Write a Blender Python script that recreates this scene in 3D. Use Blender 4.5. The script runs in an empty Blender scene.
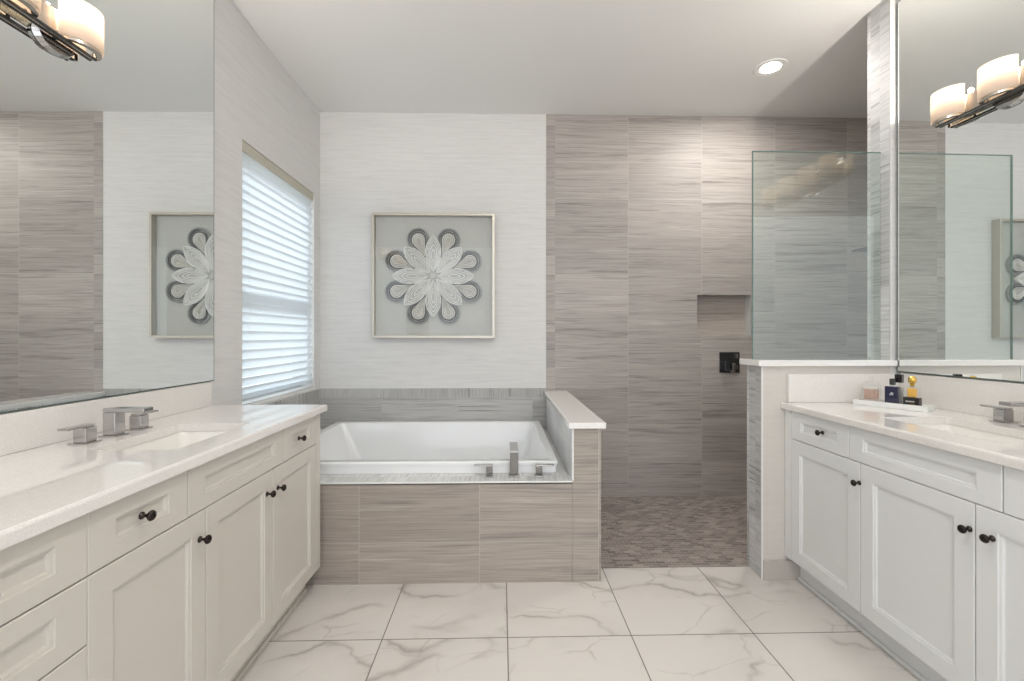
import bpy, bmesh, math, random
from mathutils import Vector, Matrix
random.seed(7)
C = bpy.context.scene.collection
PI = math.pi

# ------------------------------------------------------------------ camera
EYE = 1.265
cam_d = bpy.data.cameras.new('camera')
cam_d.sensor_width = 36.0
cam_d.lens = 450.0 / 1024.0 * 36.0
cam_d.shift_y = -4.5 / 1024.0
cam_d.clip_start = 0.02
cam = bpy.data.objects.new('camera', cam_d)
C.objects.link(cam)
cam.location = (0, 0, EYE)
cam.rotation_euler = (PI / 2, 0, -math.radians(1.385))
sc = bpy.context.scene
sc.camera = cam

# ------------------------------------------------------------------ world, exposure, big lights
world = bpy.data.worlds.new('world')
sc.world = world
world.use_nodes = True
bg = world.node_tree.nodes['Background']
bg.inputs[0].default_value = (0.91, 0.95, 1.0, 1)
bg.inputs[1].default_value = 2.0
sc.view_settings.view_transform = 'Standard'
sc.view_settings.look = 'None'
sc.view_settings.exposure = 0.16
sc.view_settings.gamma = 1.0
sc.view_settings.use_curve_mapping = False
sc.cycles.max_bounces = 12
sc.cycles.diffuse_bounces = 6
sc.cycles.glossy_bounces = 6
sc.cycles.transparent_max_bounces = 16
sc.cycles.sample_clamp_indirect = 4.0

sun_d = bpy.data.lights.new('sun', 'SUN'); sun_d.energy = 2.3; sun_d.angle = math.radians(12); sun_d.color = (0.90, 0.95, 1.0)
sun = bpy.data.objects.new('sun', sun_d); C.objects.link(sun)
sun.rotation_euler = Vector((1.0, -0.06, -0.80)).to_track_quat('-Z', 'Y').to_euler()
DOWNLIGHT_W = 14.0
BULB_W = 7.5
SHADE_GLOW = 0.18

# ------------------------------------------------------------------ setting dimensions
XL, XR = -1.45, 2.09          # side walls
YB, YF = 3.64, -1.9           # back wall, open end behind the camera, unwalled to let daylight in
ZC = 3.06                     # ceiling
YT = 2.308                    # front plane of the tub surround and the shower wall
YS = 2.455                    # back plane of the shower wall
DECK = 0.518
CT, CB = 0.921, 0.89          # worktop top and bottom

# ------------------------------------------------------------------ material helpers
def newmat(name):
    m = bpy.data.materials.new(name); m.use_nodes = True
    nt = m.node_tree
    return m, nt, nt.nodes['Principled BSDF']

def N(nt, t, **kw):
    n = nt.nodes.new(t)
    for k, v in kw.items():
        setattr(n, k, v)
    return n

def L(nt, a, b): nt.links.new(a, b)

def M2(nt, op, a, b=None, c=None):
    n = N(nt, 'ShaderNodeMath', operation=op)
    for i, v in enumerate((a, b, c)):
        if v is None: continue
        if isinstance(v, (int, float)): n.inputs[i].default_value = v
        else: L(nt, v, n.inputs[i])
    return n.outputs[0]

def mixc(nt, f, a, b, mode='MIX'):
    n = N(nt, 'ShaderNodeMix', data_type='RGBA', blend_type=mode)
    if isinstance(f, (int, float)): n.inputs[0].default_value = f
    else: L(nt, f, n.inputs[0])
    for i, v in ((6, a), (7, b)):
        if isinstance(v, tuple): n.inputs[i].default_value = (*v, 1)
        else: L(nt, v, n.inputs[i])
    return n.outputs[2]

def ramp(nt, f, stops):
    n = N(nt, 'ShaderNodeValToRGB')
    cr = n.color_ramp
    while len(cr.elements) < len(stops): cr.elements.new(0.5)
    for e, (p, c) in zip(cr.elements, stops):
        e.position = p
        e.color = (*c, 1) if isinstance(c, tuple) else (c, c, c, 1)
    L(nt, f, n.inputs[0])
    return n.outputs[0]

def noise(nt, vec, scale=5, detail=2, rough=0.5, dist=0.0):
    n = N(nt, 'ShaderNodeTexNoise')
    n.inputs['Scale'].default_value = scale
    n.inputs['Detail'].default_value = detail
    n.inputs['Roughness'].default_value = rough
    n.inputs['Distortion'].default_value = dist
    L(nt, vec, n.inputs['Vector'])
    return n.outputs[0]

def comb(nt, x, y, z=0.0):
    n = N(nt, 'ShaderNodeCombineXYZ')
    for i, v in enumerate((x, y, z)):
        if isinstance(v, (int, float)): n.inputs[i].default_value = v
        else: L(nt, v, n.inputs[i])
    return n.outputs[0]

def uvxy(nt):
    u = N(nt, 'ShaderNodeUVMap')
    s = N(nt, 'ShaderNodeSeparateXYZ')
    L(nt, u.outputs[0], s.inputs[0])
    return s.outputs[0], s.outputs[1]

def bump(nt, bsdf, h, strength, dist=0.002):
    b = N(nt, 'ShaderNodeBump')
    b.inputs['Strength'].default_value = strength
    b.inputs['Distance'].default_value = dist
    L(nt, h, b.inputs['Height'])
    L(nt, b.outputs[0], bsdf.inputs['Normal'])

def plain(name, col, rough=0.5, metal=0.0, spec=0.5, var=0.04, scale=30, coat=0.0, bumpy=0.0):
    m, nt, b = newmat(name)
    tc = N(nt, 'ShaderNodeTexCoord')
    nz = noise(nt, tc.outputs['Object'], scale, 3)
    lo = tuple(max(0, c * (1 - var)) for c in col); hi = tuple(min(1, c * (1 + var)) for c in col)
    c = mixc(nt, nz, lo, hi)
    L(nt, c, b.inputs['Base Color'])
    b.inputs['Roughness'].default_value = rough
    b.inputs['Metallic'].default_value = metal
    b.inputs['Specular IOR Level'].default_value = spec
    b.inputs['Coat Weight'].default_value = coat
    if bumpy: bump(nt, b, nz, bumpy)
    return m

def grid(nt, u, v, tw, th, ou=0.0, ov=0.0, stagger=0.0):
    """cell ids and distance-to-joint in metres for a tile grid"""
    vv = M2(nt, 'DIVIDE', M2(nt, 'SUBTRACT', v, ov), th)
    iv = M2(nt, 'FLOOR', vv)
    uu = M2(nt, 'DIVIDE', M2(nt, 'SUBTRACT', u, ou), tw)
    if stagger:
        uu = M2(nt, 'ADD', uu, M2(nt, 'MULTIPLY', iv, stagger))
    iu = M2(nt, 'FLOOR', uu)
    fu = M2(nt, 'SUBTRACT', uu, iu); fv = M2(nt, 'SUBTRACT', vv, iv)
    du = M2(nt, 'MULTIPLY', M2(nt, 'MINIMUM', fu, M2(nt, 'SUBTRACT', 1.0, fu)), tw)
    dv = M2(nt, 'MULTIPLY', M2(nt, 'MINIMUM', fv, M2(nt, 'SUBTRACT', 1.0, fv)), th)
    wn = N(nt, 'ShaderNodeTexWhiteNoise', noise_dimensions='2D')
    L(nt, comb(nt, iu, iv), wn.inputs['Vector'])
    return iu, iv, du, dv, wn.outputs[0], wn.outputs[1]

def stone(name, tw, th, ou=0.0, ov=0.0, swap=False, stagger=0.0, grout_v=0.0014, grout_h=0.0012,
          base=(0.385, 0.350, 0.325), dark=(0.245, 0.222, 0.205), light=(0.49, 0.46, 0.43), var=0.20, fine=1.0, rough=0.52):
    """vein-cut grey limestone tile: streaks run along u (or v when swap)"""
    m, nt, b = newmat(name)
    u, v = uvxy(nt)
    if swap: u, v = v, u
    iu, iv, du, dv, r, rc = grid(nt, u, v, tw, th, ou, ov, stagger)
    sep = N(nt, 'ShaderNodeSeparateColor'); L(nt, rc, sep.inputs[0])
    r2 = sep.outputs[1]; r3 = sep.outputs[2]
    off = M2(nt, 'MULTIPLY', r2, 37.0)
    # waviness of the veins
    wv = noise(nt, comb(nt, M2(nt, 'MULTIPLY', u, 2.2), M2(nt, 'MULTIPLY', v, 5.0), off), 1.0, 2, 0.5)
    vv = M2(nt, 'ADD', v, M2(nt, 'MULTIPLY', wv, 0.022))
    s1 = noise(nt, comb(nt, M2(nt, 'MULTIPLY', u, 1.0), M2(nt, 'MULTIPLY', vv, 15 * fine), off), 1.0, 5, 0.68)
    s2 = noise(nt, comb(nt, M2(nt, 'MULTIPLY', u, 2.4), M2(nt, 'MULTIPLY', vv, 150 * fine), off), 1.0, 3, 0.65)
    s3 = noise(nt, comb(nt, M2(nt, 'MULTIPLY', u, 1.5), M2(nt, 'MULTIPLY', vv, 75 * fine), M2(nt, 'ADD', off, 11.0)), 1.0, 3, 0.6)
    s4 = noise(nt, comb(nt, M2(nt, 'MULTIPLY', u, 1.2), M2(nt, 'MULTIPLY', vv, 11 * fine), M2(nt, 'ADD', off, 23.0)), 1.0, 1, 0.5)
    c = ramp(nt, s1, [(0.30, dark), (0.44, base), (0.58, base), (0.74, light)])
    c2 = ramp(nt, s2, [(0.30, 0.74), (0.5, 1.0), (0.7, 1.15)])
    c = mixc(nt, 1.0, c, c2, 'MULTIPLY')
    dk = ramp(nt, s3, [(0.34, 1.0), (0.42, 0.0)])
    zone = ramp(nt, s4, [(0.42, 0.12), (0.60, 1.0)])
    c = mixc(nt, M2(nt, 'MULTIPLY', M2(nt, 'MULTIPLY', dk, zone), 0.75), c, tuple(x * 0.72 for x in dark))
    lt = ramp(nt, s3, [(0.62, 0.0), (0.68, 1.0)])
    c = mixc(nt, M2(nt, 'MULTIPLY', lt, 0.40), c, light)
    k = M2(nt, 'ADD', 1.0 - var / 2, M2(nt, 'MULTIPLY', r, var))
    kc = N(nt, 'ShaderNodeCombineColor'); [L(nt, k, kc.inputs[i]) for i in range(3)]
    c = mixc(nt, 1.0, c, kc.outputs[0], 'MULTIPLY')
    gu = M2(nt, 'LESS_THAN', du, grout_v); gv = M2(nt, 'LESS_THAN', dv, grout_h)
    g = M2(nt, 'MAXIMUM', gu, gv)
    c = mixc(nt, M2(nt, 'MULTIPLY', g, 0.8), c, (0.50, 0.47, 0.43))
    L(nt, c, b.inputs['Base Color'])
    b.inputs['Roughness'].default_value = rough
    bump(nt, b, M2(nt, 'SUBTRACT', 1.0, g), 0.35, 0.001)
    return m

def marble(name, tw, th, ou, ov, grout=0.0024, rough=0.16, base=(0.655, 0.625, 0.59)):
    m, nt, b = newmat(name)
    u, v = uvxy(nt)
    iu, iv, du, dv, r, rc = grid(nt, u, v, tw, th, ou, ov)
    sep = N(nt, 'ShaderNodeSeparateColor'); L(nt, rc, sep.inputs[0])
    off = M2(nt, 'MULTIPLY', sep.outputs[1], 53.0)
    ang = M2(nt, 'MULTIPLY', u, 0.6)
    P = comb(nt, M2(nt, 'ADD', u, M2(nt, 'MULTIPLY', v, 0.55)), M2(nt, 'SUBTRACT', M2(nt, 'MULTIPLY', v, 1.5), ang), off)
    warp = N(nt, 'ShaderNodeTexNoise'); warp.inputs['Scale'].default_value = 3.0; warp.inputs['Detail'].default_value = 5
    L(nt, P, warp.inputs['Vector'])
    wsub = N(nt, 'ShaderNodeVectorMath', operation='MULTIPLY_ADD')
    L(nt, warp.outputs[1], wsub.inputs[0]); wsub.inputs[1].default_value = (0.35, 0.35, 0.0); L(nt, P, wsub.inputs[2])
    n1 = noise(nt, wsub.outputs[0], 1.35, 1.5, 0.45)
    vein = M2(nt, 'ABSOLUTE', M2(nt, 'SUBTRACT', n1, 0.5))
    fad = noise(nt, P, 2.6, 2)
    vein_m = ramp(nt, vein, [(0.0, 1.0), (0.007, 0.5), (0.020, 0.0)])
    fade_m = ramp(nt, fad, [(0.42, 0.0), (0.60, 1.0)])
    wide_m = ramp(nt, vein, [(0.0, 1.0), (0.09, 0.0)])
    vor = N(nt, 'ShaderNodeTexVoronoi', feature='DISTANCE_TO_EDGE'); vor.inputs['Scale'].default_value = 2.3
    L(nt, wsub.outputs[0], vor.inputs['Vector'])
    v2 = ramp(nt, vor.outputs[0], [(0.0, 1.0), (0.012, 0.3), (0.03, 0.0)])
    fad2 = ramp(nt, noise(nt, P, 4.1, 2), [(0.46, 0.0), (0.60, 1.0)])
    c = mixc(nt, M2(nt, 'MULTIPLY', M2(nt, 'MULTIPLY', vein_m, fade_m), 0.60), base, (0.22, 0.19, 0.17))
    c = mixc(nt, M2(nt, 'MULTIPLY', M2(nt, 'MULTIPLY', wide_m, fade_m), 0.22), c, (0.40, 0.36, 0.32))
    c = mixc(nt, M2(nt, 'MULTIPLY', M2(nt, 'MULTIPLY', v2, fad2), 0.42), c, (0.34, 0.30, 0.26))
    g = M2(nt, 'MAXIMUM', M2(nt, 'LESS_THAN', du, grout), M2(nt, 'LESS_THAN', dv, grout))
    c = mixc(nt, g, c, (0.17, 0.15, 0.13))
    L(nt, c, b.inputs['Base Color'])
    rr = M2(nt, 'ADD', rough, M2(nt, 'MULTIPLY', g, 0.5))
    L(nt, rr, b.inputs['Roughness'])
    bump(nt, b, M2(nt, 'SUBTRACT', 1.0, g), 0.3, 0.001)
    return m

def linen(name, col, amt=0.05):
    """wall paper with soft horizontal slubs"""
    m, nt, b = newmat(name)
    u, v = uvxy(nt)
    s = noise(nt, comb(nt, M2(nt, 'MULTIPLY', u, 3.2), M2(nt, 'MULTIPLY', v, 48.0)), 1.0, 4, 0.6, 0.3)
    s2 = noise(nt, comb(nt, M2(nt, 'MULTIPLY', u, 9.0), M2(nt, 'MULTIPLY', v, 140.0)), 1.0, 2)
    f = M2(nt, 'ADD', M2(nt, 'MULTIPLY', s, 0.7), M2(nt, 'MULTIPLY', s2, 0.3))
    c = ramp(nt, f, [(0.33, tuple(x * (1 - amt * 1.6) for x in col)), (0.5, col), (0.68, tuple(min(1, x * (1 + amt)) for x in col))])
    L(nt, c, b.inputs['Base Color'])
    b.inputs['Roughness'].default_value = 0.72
    bump(nt, b, f, 0.35, 0.003)
    return m

def quartz(name, col):
    m, nt, b = newmat(name)
    tc = N(nt, 'ShaderNodeTexCoord')
    v = N(nt, 'ShaderNodeTexVoronoi'); v.inputs['Scale'].default_value = 420
    L(nt, tc.outputs['Object'], v.inputs['Vector'])
    sp = N(nt, 'ShaderNodeSeparateColor'); L(nt, v.outputs[1], sp.inputs[0])
    c = ramp(nt, sp.outputs[0], [(0.0, tuple(x * 0.90 for x in col)), (0.25, tuple(x * 0.97 for x in col)), (0.8, col), (1.0, tuple(min(1, x * 1.08) for x in col))])
    L(nt, c, b.inputs['Base Color'])
    b.inputs['Roughness'].default_value = 0.07
    b.inputs['Coat Weight'].default_value = 0.4
    b.inputs['Coat Roughness'].default_value = 0.04
    return m

def thin_glass(name, tint=(0.93, 0.965, 0.95), ior=1.5, rough=0.0):
    m, nt, b = newmat(name)
    nt.nodes.remove(b)
    out = nt.nodes['Material Output']
    tr = N(nt, 'ShaderNodeBsdfTransparent'); tr.inputs[0].default_value = (*tint, 1)
    gl = N(nt, 'ShaderNodeBsdfGlossy'); gl.inputs['Roughness'].default_value = rough
    gl.inputs[0].default_value = (1, 1, 1, 1)
    fr = N(nt, 'ShaderNodeFresnel'); fr.inputs[0].default_value = ior
    mx = N(nt, 'ShaderNodeMixShader')
    geo = N(nt, 'ShaderNodeNewGeometry')
    e = M2(nt, 'ADD', ior, M2(nt, 'MULTIPLY', geo.outputs['Backfacing'], 1.0 / ior - ior))
    L(nt, e, fr.inputs[0])
    L(nt, fr.outputs[0], mx.inputs[0]); L(nt, tr.outputs[0], mx.inputs[1]); L(nt, gl.outputs[0], mx.inputs[2])
    L(nt, mx.outputs[0], out.inputs[0])
    return m

def glow(name, col, strength, transl=None):
    m, nt, b = newmat(name)
    b.inputs['Base Color'].default_value = (*(transl or col), 1)
    b.inputs['Roughness'].default_value = 0.35
    tc = N(nt, 'ShaderNodeTexCoord')
    nz = noise(nt, tc.outputs['Object'], 6, 2)
    c = mixc(nt, nz, tuple(x * 0.94 for x in col), col)
    L(nt, c, b.inputs['Emission Color'])
    b.inputs['Emission Strength'].default_value = strength
    return m

# ------------------------------------------------------------------ materials
m_paint = linen('wallpaper', (0.675, 0.665, 0.65))
m_pony = linen('half_wall_paint_shaded', (0.60, 0.565, 0.525), 0.03)  # beige paint taken darker to carry the shade under the overhang
m_ceil = plain('ceiling_paint', (0.74, 0.735, 0.72), 0.9, var=0.01, scale=3)
m_wt = stone('wall_tile', 0.605, 0.305, 0.428, 0.24)
m_wt_edge = stone('wall_tile_border', 0.6, 0.152, 0.2, 0.24, fine=1.2)
m_niche = stone('niche_tile', 0.9, 0.6, 1.5, 1.2, base=(0.36, 0.31, 0.275))
m_side = stone('tub_side_tile_windowlit', 0.6, 0.30, 0.1, 0.0, swap=True, base=(0.74, 0.75, 0.76), light=(0.80, 0.80, 0.80), dark=(0.60, 0.60, 0.60), rough=0.3)  # pale tile, lightened further to carry window light in its colour
m_apron = stone('apron_tile', 0.613, 0.305, -0.723, -0.094, base=(0.36, 0.315, 0.275), light=(0.48, 0.43, 0.385))
m_deck = stone('deck_tile', 0.30, 0.30, 0.0, 0.0, swap=True, base=(0.62, 0.62, 0.61), light=(0.72, 0.72, 0.71), dark=(0.44, 0.43, 0.42))
m_border = stone('border_tile', 0.098, 0.30, 0.845, 0.0, swap=True, base=(0.42, 0.415, 0.405), var=0.3, fine=1.3)
m_band = stone('band_tile', 0.605, 0.305, -0.957, 0.442, base=(0.42, 0.415, 0.405))
m_pier = stone('pier_tile_windowlit', 0.06, 0.305, 2.312, 0.0, base=(0.52, 0.52, 0.52), var=0.3, light=(0.66, 0.66, 0.65), dark=(0.27, 0.265, 0.26), rough=0.6)  # stone lightened and greyed in place of window light on these end faces
m_mosaic = stone('shower_mosaic', 0.054, 0.027, 0.0, 0.0, stagger=0.5, base=(0.275, 0.235, 0.215), dark=(0.15, 0.125, 0.115), light=(0.38, 0.335, 0.31), var=0.75, grout_v=0.0012, grout_h=0.0012, rough=0.5)
m_floor = marble('marble_tile', 0.523, 0.552, 0.027, 1.888)
m_base = marble('marble_baseboard_shaded', 0.9, 0.3, 1.30, -0.05, base=(0.50, 0.465, 0.43))  # floor marble with a darker base, shade painted into the colour
m_quartz = quartz('white_quartz', (0.77, 0.74, 0.71))
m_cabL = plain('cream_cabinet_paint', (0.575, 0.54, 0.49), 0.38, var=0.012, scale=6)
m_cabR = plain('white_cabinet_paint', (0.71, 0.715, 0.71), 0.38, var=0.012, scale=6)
m_gap = plain('door_gap_shade', (0.22, 0.20, 0.175), 0.8)  # dark sheets behind the fronts, painted shade for the seams
m_knob = plain('oiled_bronze', (0.035, 0.028, 0.025), 0.22, metal=0.85, var=0.2)
m_tub = plain('white_acrylic', (0.80, 0.81, 0.815), 0.14, var=0.008, scale=3, coat=0.4)
m_sink = plain('white_porcelain', (0.80, 0.78, 0.74), 0.12, var=0.008, scale=3, coat=0.4)
m_chrome = plain('brushed_chrome', (0.50, 0.49, 0.485), 0.10, metal=1.0, var=0.03)
m_chrome_d = plain('darkened_chrome', (0.23, 0.22, 0.21), 0.12, metal=1.0, var=0.05)  # chrome colour darkened to paint dimmer reflections on the tub faucet
m_nickel = plain('satin_nickel', (0.62, 0.56, 0.49), 0.25, metal=1.0, var=0.03)
m_dark = plain('dark_metal', (0.11, 0.11, 0.115), 0.26, metal=0.9)
m_black = plain('black_lacquer', (0.012, 0.011, 0.011), 0.18)
m_mirror = plain('mirror_silver', (0.885, 0.91, 0.90), 0.0, metal=1.0, var=0.0)
m_mirror_edge = plain('mirror_edge', (0.10, 0.14, 0.12), 0.2, var=0.1)
m_glass = thin_glass('shower_glass', (0.915, 0.95, 0.935), 1.52)
m_gedge = plain('glass_edge', (0.16, 0.24, 0.22), 0.1, var=0.1)
m_pane = thin_glass('window_glass', (0.97, 0.98, 0.98))
m_picglass = thin_glass('picture_glass', (0.975, 0.98, 0.975), 1.36)
m_clear = thin_glass('bottle_glass', (0.975, 0.98, 0.98), 1.4)
m_white = plain('white_trim', (0.78, 0.78, 0.76), 0.4, var=0.01)
m_sash = plain('window_sash_paint', (0.55, 0.56, 0.56), 0.4, var=0.02)
m_reveal = plain('window_head_greenlit', (0.50, 0.49, 0.42), 0.7, var=0.02)  # olive tint puts greenish light from outside into the window head
m_cap = quartz('stone_cap', (0.80, 0.78, 0.76))
m_frame = plain('champagne_frame', (0.52, 0.48, 0.42), 0.32, metal=0.7, var=0.05)
m_mat = plain('grey_linen_board', (0.53, 0.525, 0.50), 0.85, var=0.06, scale=90)
m_pw = plain('white_paper_strip', (0.90, 0.89, 0.87), 0.7, var=0.06, scale=60)
m_pwf = plain('ivory_paper', (0.52, 0.51, 0.495), 0.8, var=0.10, scale=120)
m_pg = plain('grey_paper_strip', (0.20, 0.205, 0.205), 0.7, var=0.15, scale=60)
m_pgl = plain('mid_grey_paper_strip', (0.36, 0.365, 0.36), 0.7, var=0.12, scale=60)
m_pgd = plain('charcoal_paper_strip', (0.13, 0.13, 0.13), 0.7, var=0.15, scale=60)
m_pgf = plain('beige_paper', (0.50, 0.475, 0.43), 0.8, var=0.12, scale=160)
def shade_mat():
    m, nt, b = newmat('frosted_shade')
    b.inputs['Base Color'].default_value = (0.9, 0.84, 0.78, 1)
    b.inputs['Roughness'].default_value = 0.3
    b.inputs['Emission Color'].default_value = (1.0, 0.78, 0.58, 1)
    b.inputs['Emission Strength'].default_value = SHADE_GLOW
    tl = N(nt, 'ShaderNodeBsdfTranslucent'); tl.inputs[0].default_value = (0.96, 0.86, 0.76, 1)
    mx = N(nt, 'ShaderNodeMixShader'); mx.inputs[0].default_value = 0.60
    out = nt.nodes['Material Output']
    L(nt, b.outputs[0], mx.inputs[1]); L(nt, tl.outputs[0], mx.inputs[2]); L(nt, mx.outputs[0], out.inputs[0])
    return m
m_shade = shade_mat()
m_bulb = glow('bulb_glow', (1.0, 0.90, 0.74), 8.0)
m_lens = glow('downlight_lens', (1.0, 0.96, 0.9), 9.0)
m_navy = plain('navy_glass', (0.008, 0.010, 0.045), 0.06, var=0.1, coat=0.6)
m_gold = plain('gold_cap', (0.60, 0.40, 0.09), 0.22, metal=0.85, var=0.1)
m_amber = plain('amber_perfume', (0.74, 0.42, 0.07), 0.1, var=0.3)
m_label = plain('black_label', (0.015, 0.012, 0.012), 0.3)
m_silver = plain('silver_print', (0.62, 0.62, 0.62), 0.3, metal=0.6)
m_cotton = plain('cotton', (0.86, 0.80, 0.75), 0.95, var=0.03)
m_stick = plain('swab_stick', (0.82, 0.56, 0.45), 0.7)
m_valance = plain('valance_paint', (0.50, 0.48, 0.40), 0.6, var=0.02)
def slat_mat():
    m, nt, b = newmat('blind_slat')
    b.inputs['Base Color'].default_value = (0.86, 0.88, 0.90, 1)
    b.inputs['Roughness'].default_value = 0.35
    tl = N(nt, 'ShaderNodeBsdfTranslucent'); tl.inputs[0].default_value = (0.80, 0.88, 0.93, 1)
    mx = N(nt, 'ShaderNodeMixShader'); mx.inputs[0].default_value = 0.45
    out = nt.nodes['Material Output']
    L(nt, b.outputs[0], mx.inputs[1]); L(nt, tl.outputs[0], mx.inputs[2]); L(nt, mx.outputs[0], out.inputs[0])
    tc = N(nt, 'ShaderNodeTexCoord')
    return m
m_slat = slat_mat()

# ------------------------------------------------------------------ mesh helpers
class MB:
    def __init__(s, uo=0.0, vo=0.0):
        s.v = []; s.f = []; s.uv = []; s.mi = []; s.mats = []; s.uo = uo; s.vo = vo
    def mat(s, m):
        if m not in s.mats: s.mats.append(m)
        return s.mats.index(m)
    def face(s, pts, m, uvs=None):
        i0 = len(s.v)
        pts = [Vector(p) for p in pts]
        s.v += [tuple(p) for p in pts]
        s.f.append(tuple(range(i0, i0 + len(pts))))
        if uvs is None:
            n = Vector((0, 0, 0))
            for a in range(len(pts)):
                p, q = pts[a], pts[(a + 1) % len(pts)]
                n += Vector(((p.y - q.y) * (p.z + q.z), (p.z - q.z) * (p.x + q.x), (p.x - q.x) * (p.y + q.y)))
            ax = max(range(3), key=lambda k: abs(n[k]))
            uvs = [((p.y, p.z), (p.x, p.z), (p.x, p.y))[ax] for p in pts]
            uvs = [(a + s.uo, b + s.vo) for a, b in uvs]
        s.uv += uvs
        s.mi.append(s.mat(m))
    def box(s, a, b, m, mats=None):
        x0, y0, z0 = [min(a[i], b[i]) for i in range(3)]; x1, y1, z1 = [max(a[i], b[i]) for i in range(3)]
        mats = mats or {}
        F = {'-x': [(x0, y1, z0), (x0, y0, z0), (x0, y0, z1), (x0, y1, z1)],
             '+x': [(x1, y0, z0), (x1, y1, z0), (x1, y1, z1), (x1, y0, z1)],
             '-y': [(x0, y0, z0), (x1, y0, z0), (x1, y0, z1), (x0, y0, z1)],
             '+y': [(x1, y1, z0), (x0, y1, z0), (x0, y1, z1), (x1, y1, z1)],
             '-z': [(x0, y1, z0), (x1, y1, z0), (x1, y0, z0), (x0, y0, z0)],
             '+z': [(x0, y0, z1), (x1, y0, z1), (x1, y1, z1), (x0, y1, z1)]}
        for k, pts in F.items():
            mm = mats.get(k, m)
            if mm is not None: s.face(pts, mm)
        return s
    def loft(s, rings, m, close=True, cap0=False, cap1=False):
        n = len(rings[0])
        for r0, r1 in zip(rings[:-1], rings[1:]):
            for i in range(n if close else n - 1):
                j = (i + 1) % n
                s.face([r0[i], r0[j], r1[j], r1[i]], m)
        if cap0: s.face(list(reversed(rings[0])), m)
        if cap1: s.face(rings[-1], m)
        return s
    def lathe(s, prof, m, org=(0, 0, 0), axis='z', n=20):
        """prof: list of (r, h) along the axis"""
        rings = []
        for r, h in prof:
            ring = []
            for k in range(n):
                a = 2 * PI * k / n
                p, q = r * math.cos(a), r * math.sin(a)
                d = {'z': (p, q, h), 'x': (h, p, q), '-x': (-h, q, p), 'y': (q, h, p), '-y': (p, -h, q)}[axis]
                ring.append(tuple(org[i] + d[i] for i in range(3)))
            rings.append(ring)
        s.loft(rings, m, cap0=prof[0][0] > 1e-5, cap1=prof[-1][0] > 1e-5)
        return s
    def build(s, name, parent=None, smooth=False, bevel=0.0, seg=2):
        me = bpy.data.meshes.new(name)
        bm = bmesh.new()
        uvl = bm.loops.layers.uv.new('UVMap')
        vs = [bm.verts.new(p) for p in s.v]
        k = 0
        for f, mi in zip(s.f, s.mi):
            try:
                bf = bm.faces.new([vs[i] for i in f])
            except ValueError:
                k += len(f); continue
            bf.material_index = mi; bf.smooth = smooth
            for lp in bf.loops:
                lp[uvl].uv = s.uv[k]; k += 1
        bmesh.ops.remove_doubles(bm, verts=bm.verts, dist=1e-5)
        bm.to_mesh(me); bm.free()
        for m in s.mats: me.materials.append(m)
        o = bpy.data.objects.new(name, me)
        C.objects.link(o)
        if parent is not None:
            o.parent = parent
            o.matrix_parent_inverse = Matrix.Identity(4)
            o.location = -Vector(parent.get('_org', (0, 0, 0)))
        if bevel:
            bv = o.modifiers.new('bevel', 'BEVEL'); bv.width = bevel; bv.segments = seg; bv.limit_method = 'ANGLE'; bv.angle_limit = math.radians(40)
            if hasattr(bv, 'harden_normals'): bv.harden_normals = False
        return o

def tag(o, label=None, cat=None, group=None, kind=None):
    if label: o['label'] = label
    if cat: o['category'] = cat
    if group: o['group'] = group
    if kind: o['kind'] = kind
    return o

def thing(name, org, label, cat, group=None):
    o = bpy.data.objects.new(name, None)
    o.empty_display_size = 0.05
    C.objects.link(o); o.location = org; o['_org'] = tuple(org)
    return tag(o, label, cat, group)

def sub(o):       # a mesh part that itself carries children built in world coordinates
    o['_org'] = (0, 0, 0)
    return o

def copy_tree(src, delta, label, turn=0.0):
    t = src.copy(); C.objects.link(t)
    t.location = Vector(src.location) + Vector(delta)
    t.rotation_euler.z = turn
    t['label'] = label
    for ch in list(src.children):
        c = ch.copy(); C.objects.link(c); c.parent = t
        for g in list(ch.children):
            d = g.copy(); C.objects.link(d); d.parent = c
    return t

def rrect(x0, y0, x1, y1, r, z, k=5):
    pts = []
    for cx, cy, a0 in ((x1 - r, y1 - r, 0), (x0 + r, y1 - r, 90), (x0 + r, y0 + r, 180), (x1 - r, y0 + r, 270)):
        for i in range(k + 1):
            a = math.radians(a0 + 90 * i / k)
            pts.append((cx + r * math.cos(a), cy + r * math.sin(a), z))
    return pts

# ================================================================== SETTING
S = 'structure'
tag(MB().box((XL - 0.1, YF - 0.1, -0.1), (XR + 0.1, 2.445, 0), m_floor, {'+y': m_mosaic}).build('floor'), 'white marble-look floor tiles with grey brown veins', kind=S)
b = MB()
b.face([(0.515, 2.441, 0.0006), (3.2, 2.441, 0.0006), (3.2, YB, -0.040), (0.515, YB, -0.040)], m_mosaic)
b.face([(0.515, 2.44, -0.12), (0.515, YB, -0.12), (3.2, YB, -0.12), (3.2, 2.44, -0.12)], m_mosaic)
tag(b.build('floor_shower'), 'brown grey mosaic floor of the open shower', kind=S)
tag(MB().box((XL - 0.1, YF - 0.1, ZC), (3.3, YB + 0.2, ZC + 0.1), m_ceil).build('ceiling'), 'white painted ceiling', kind=S)

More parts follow.
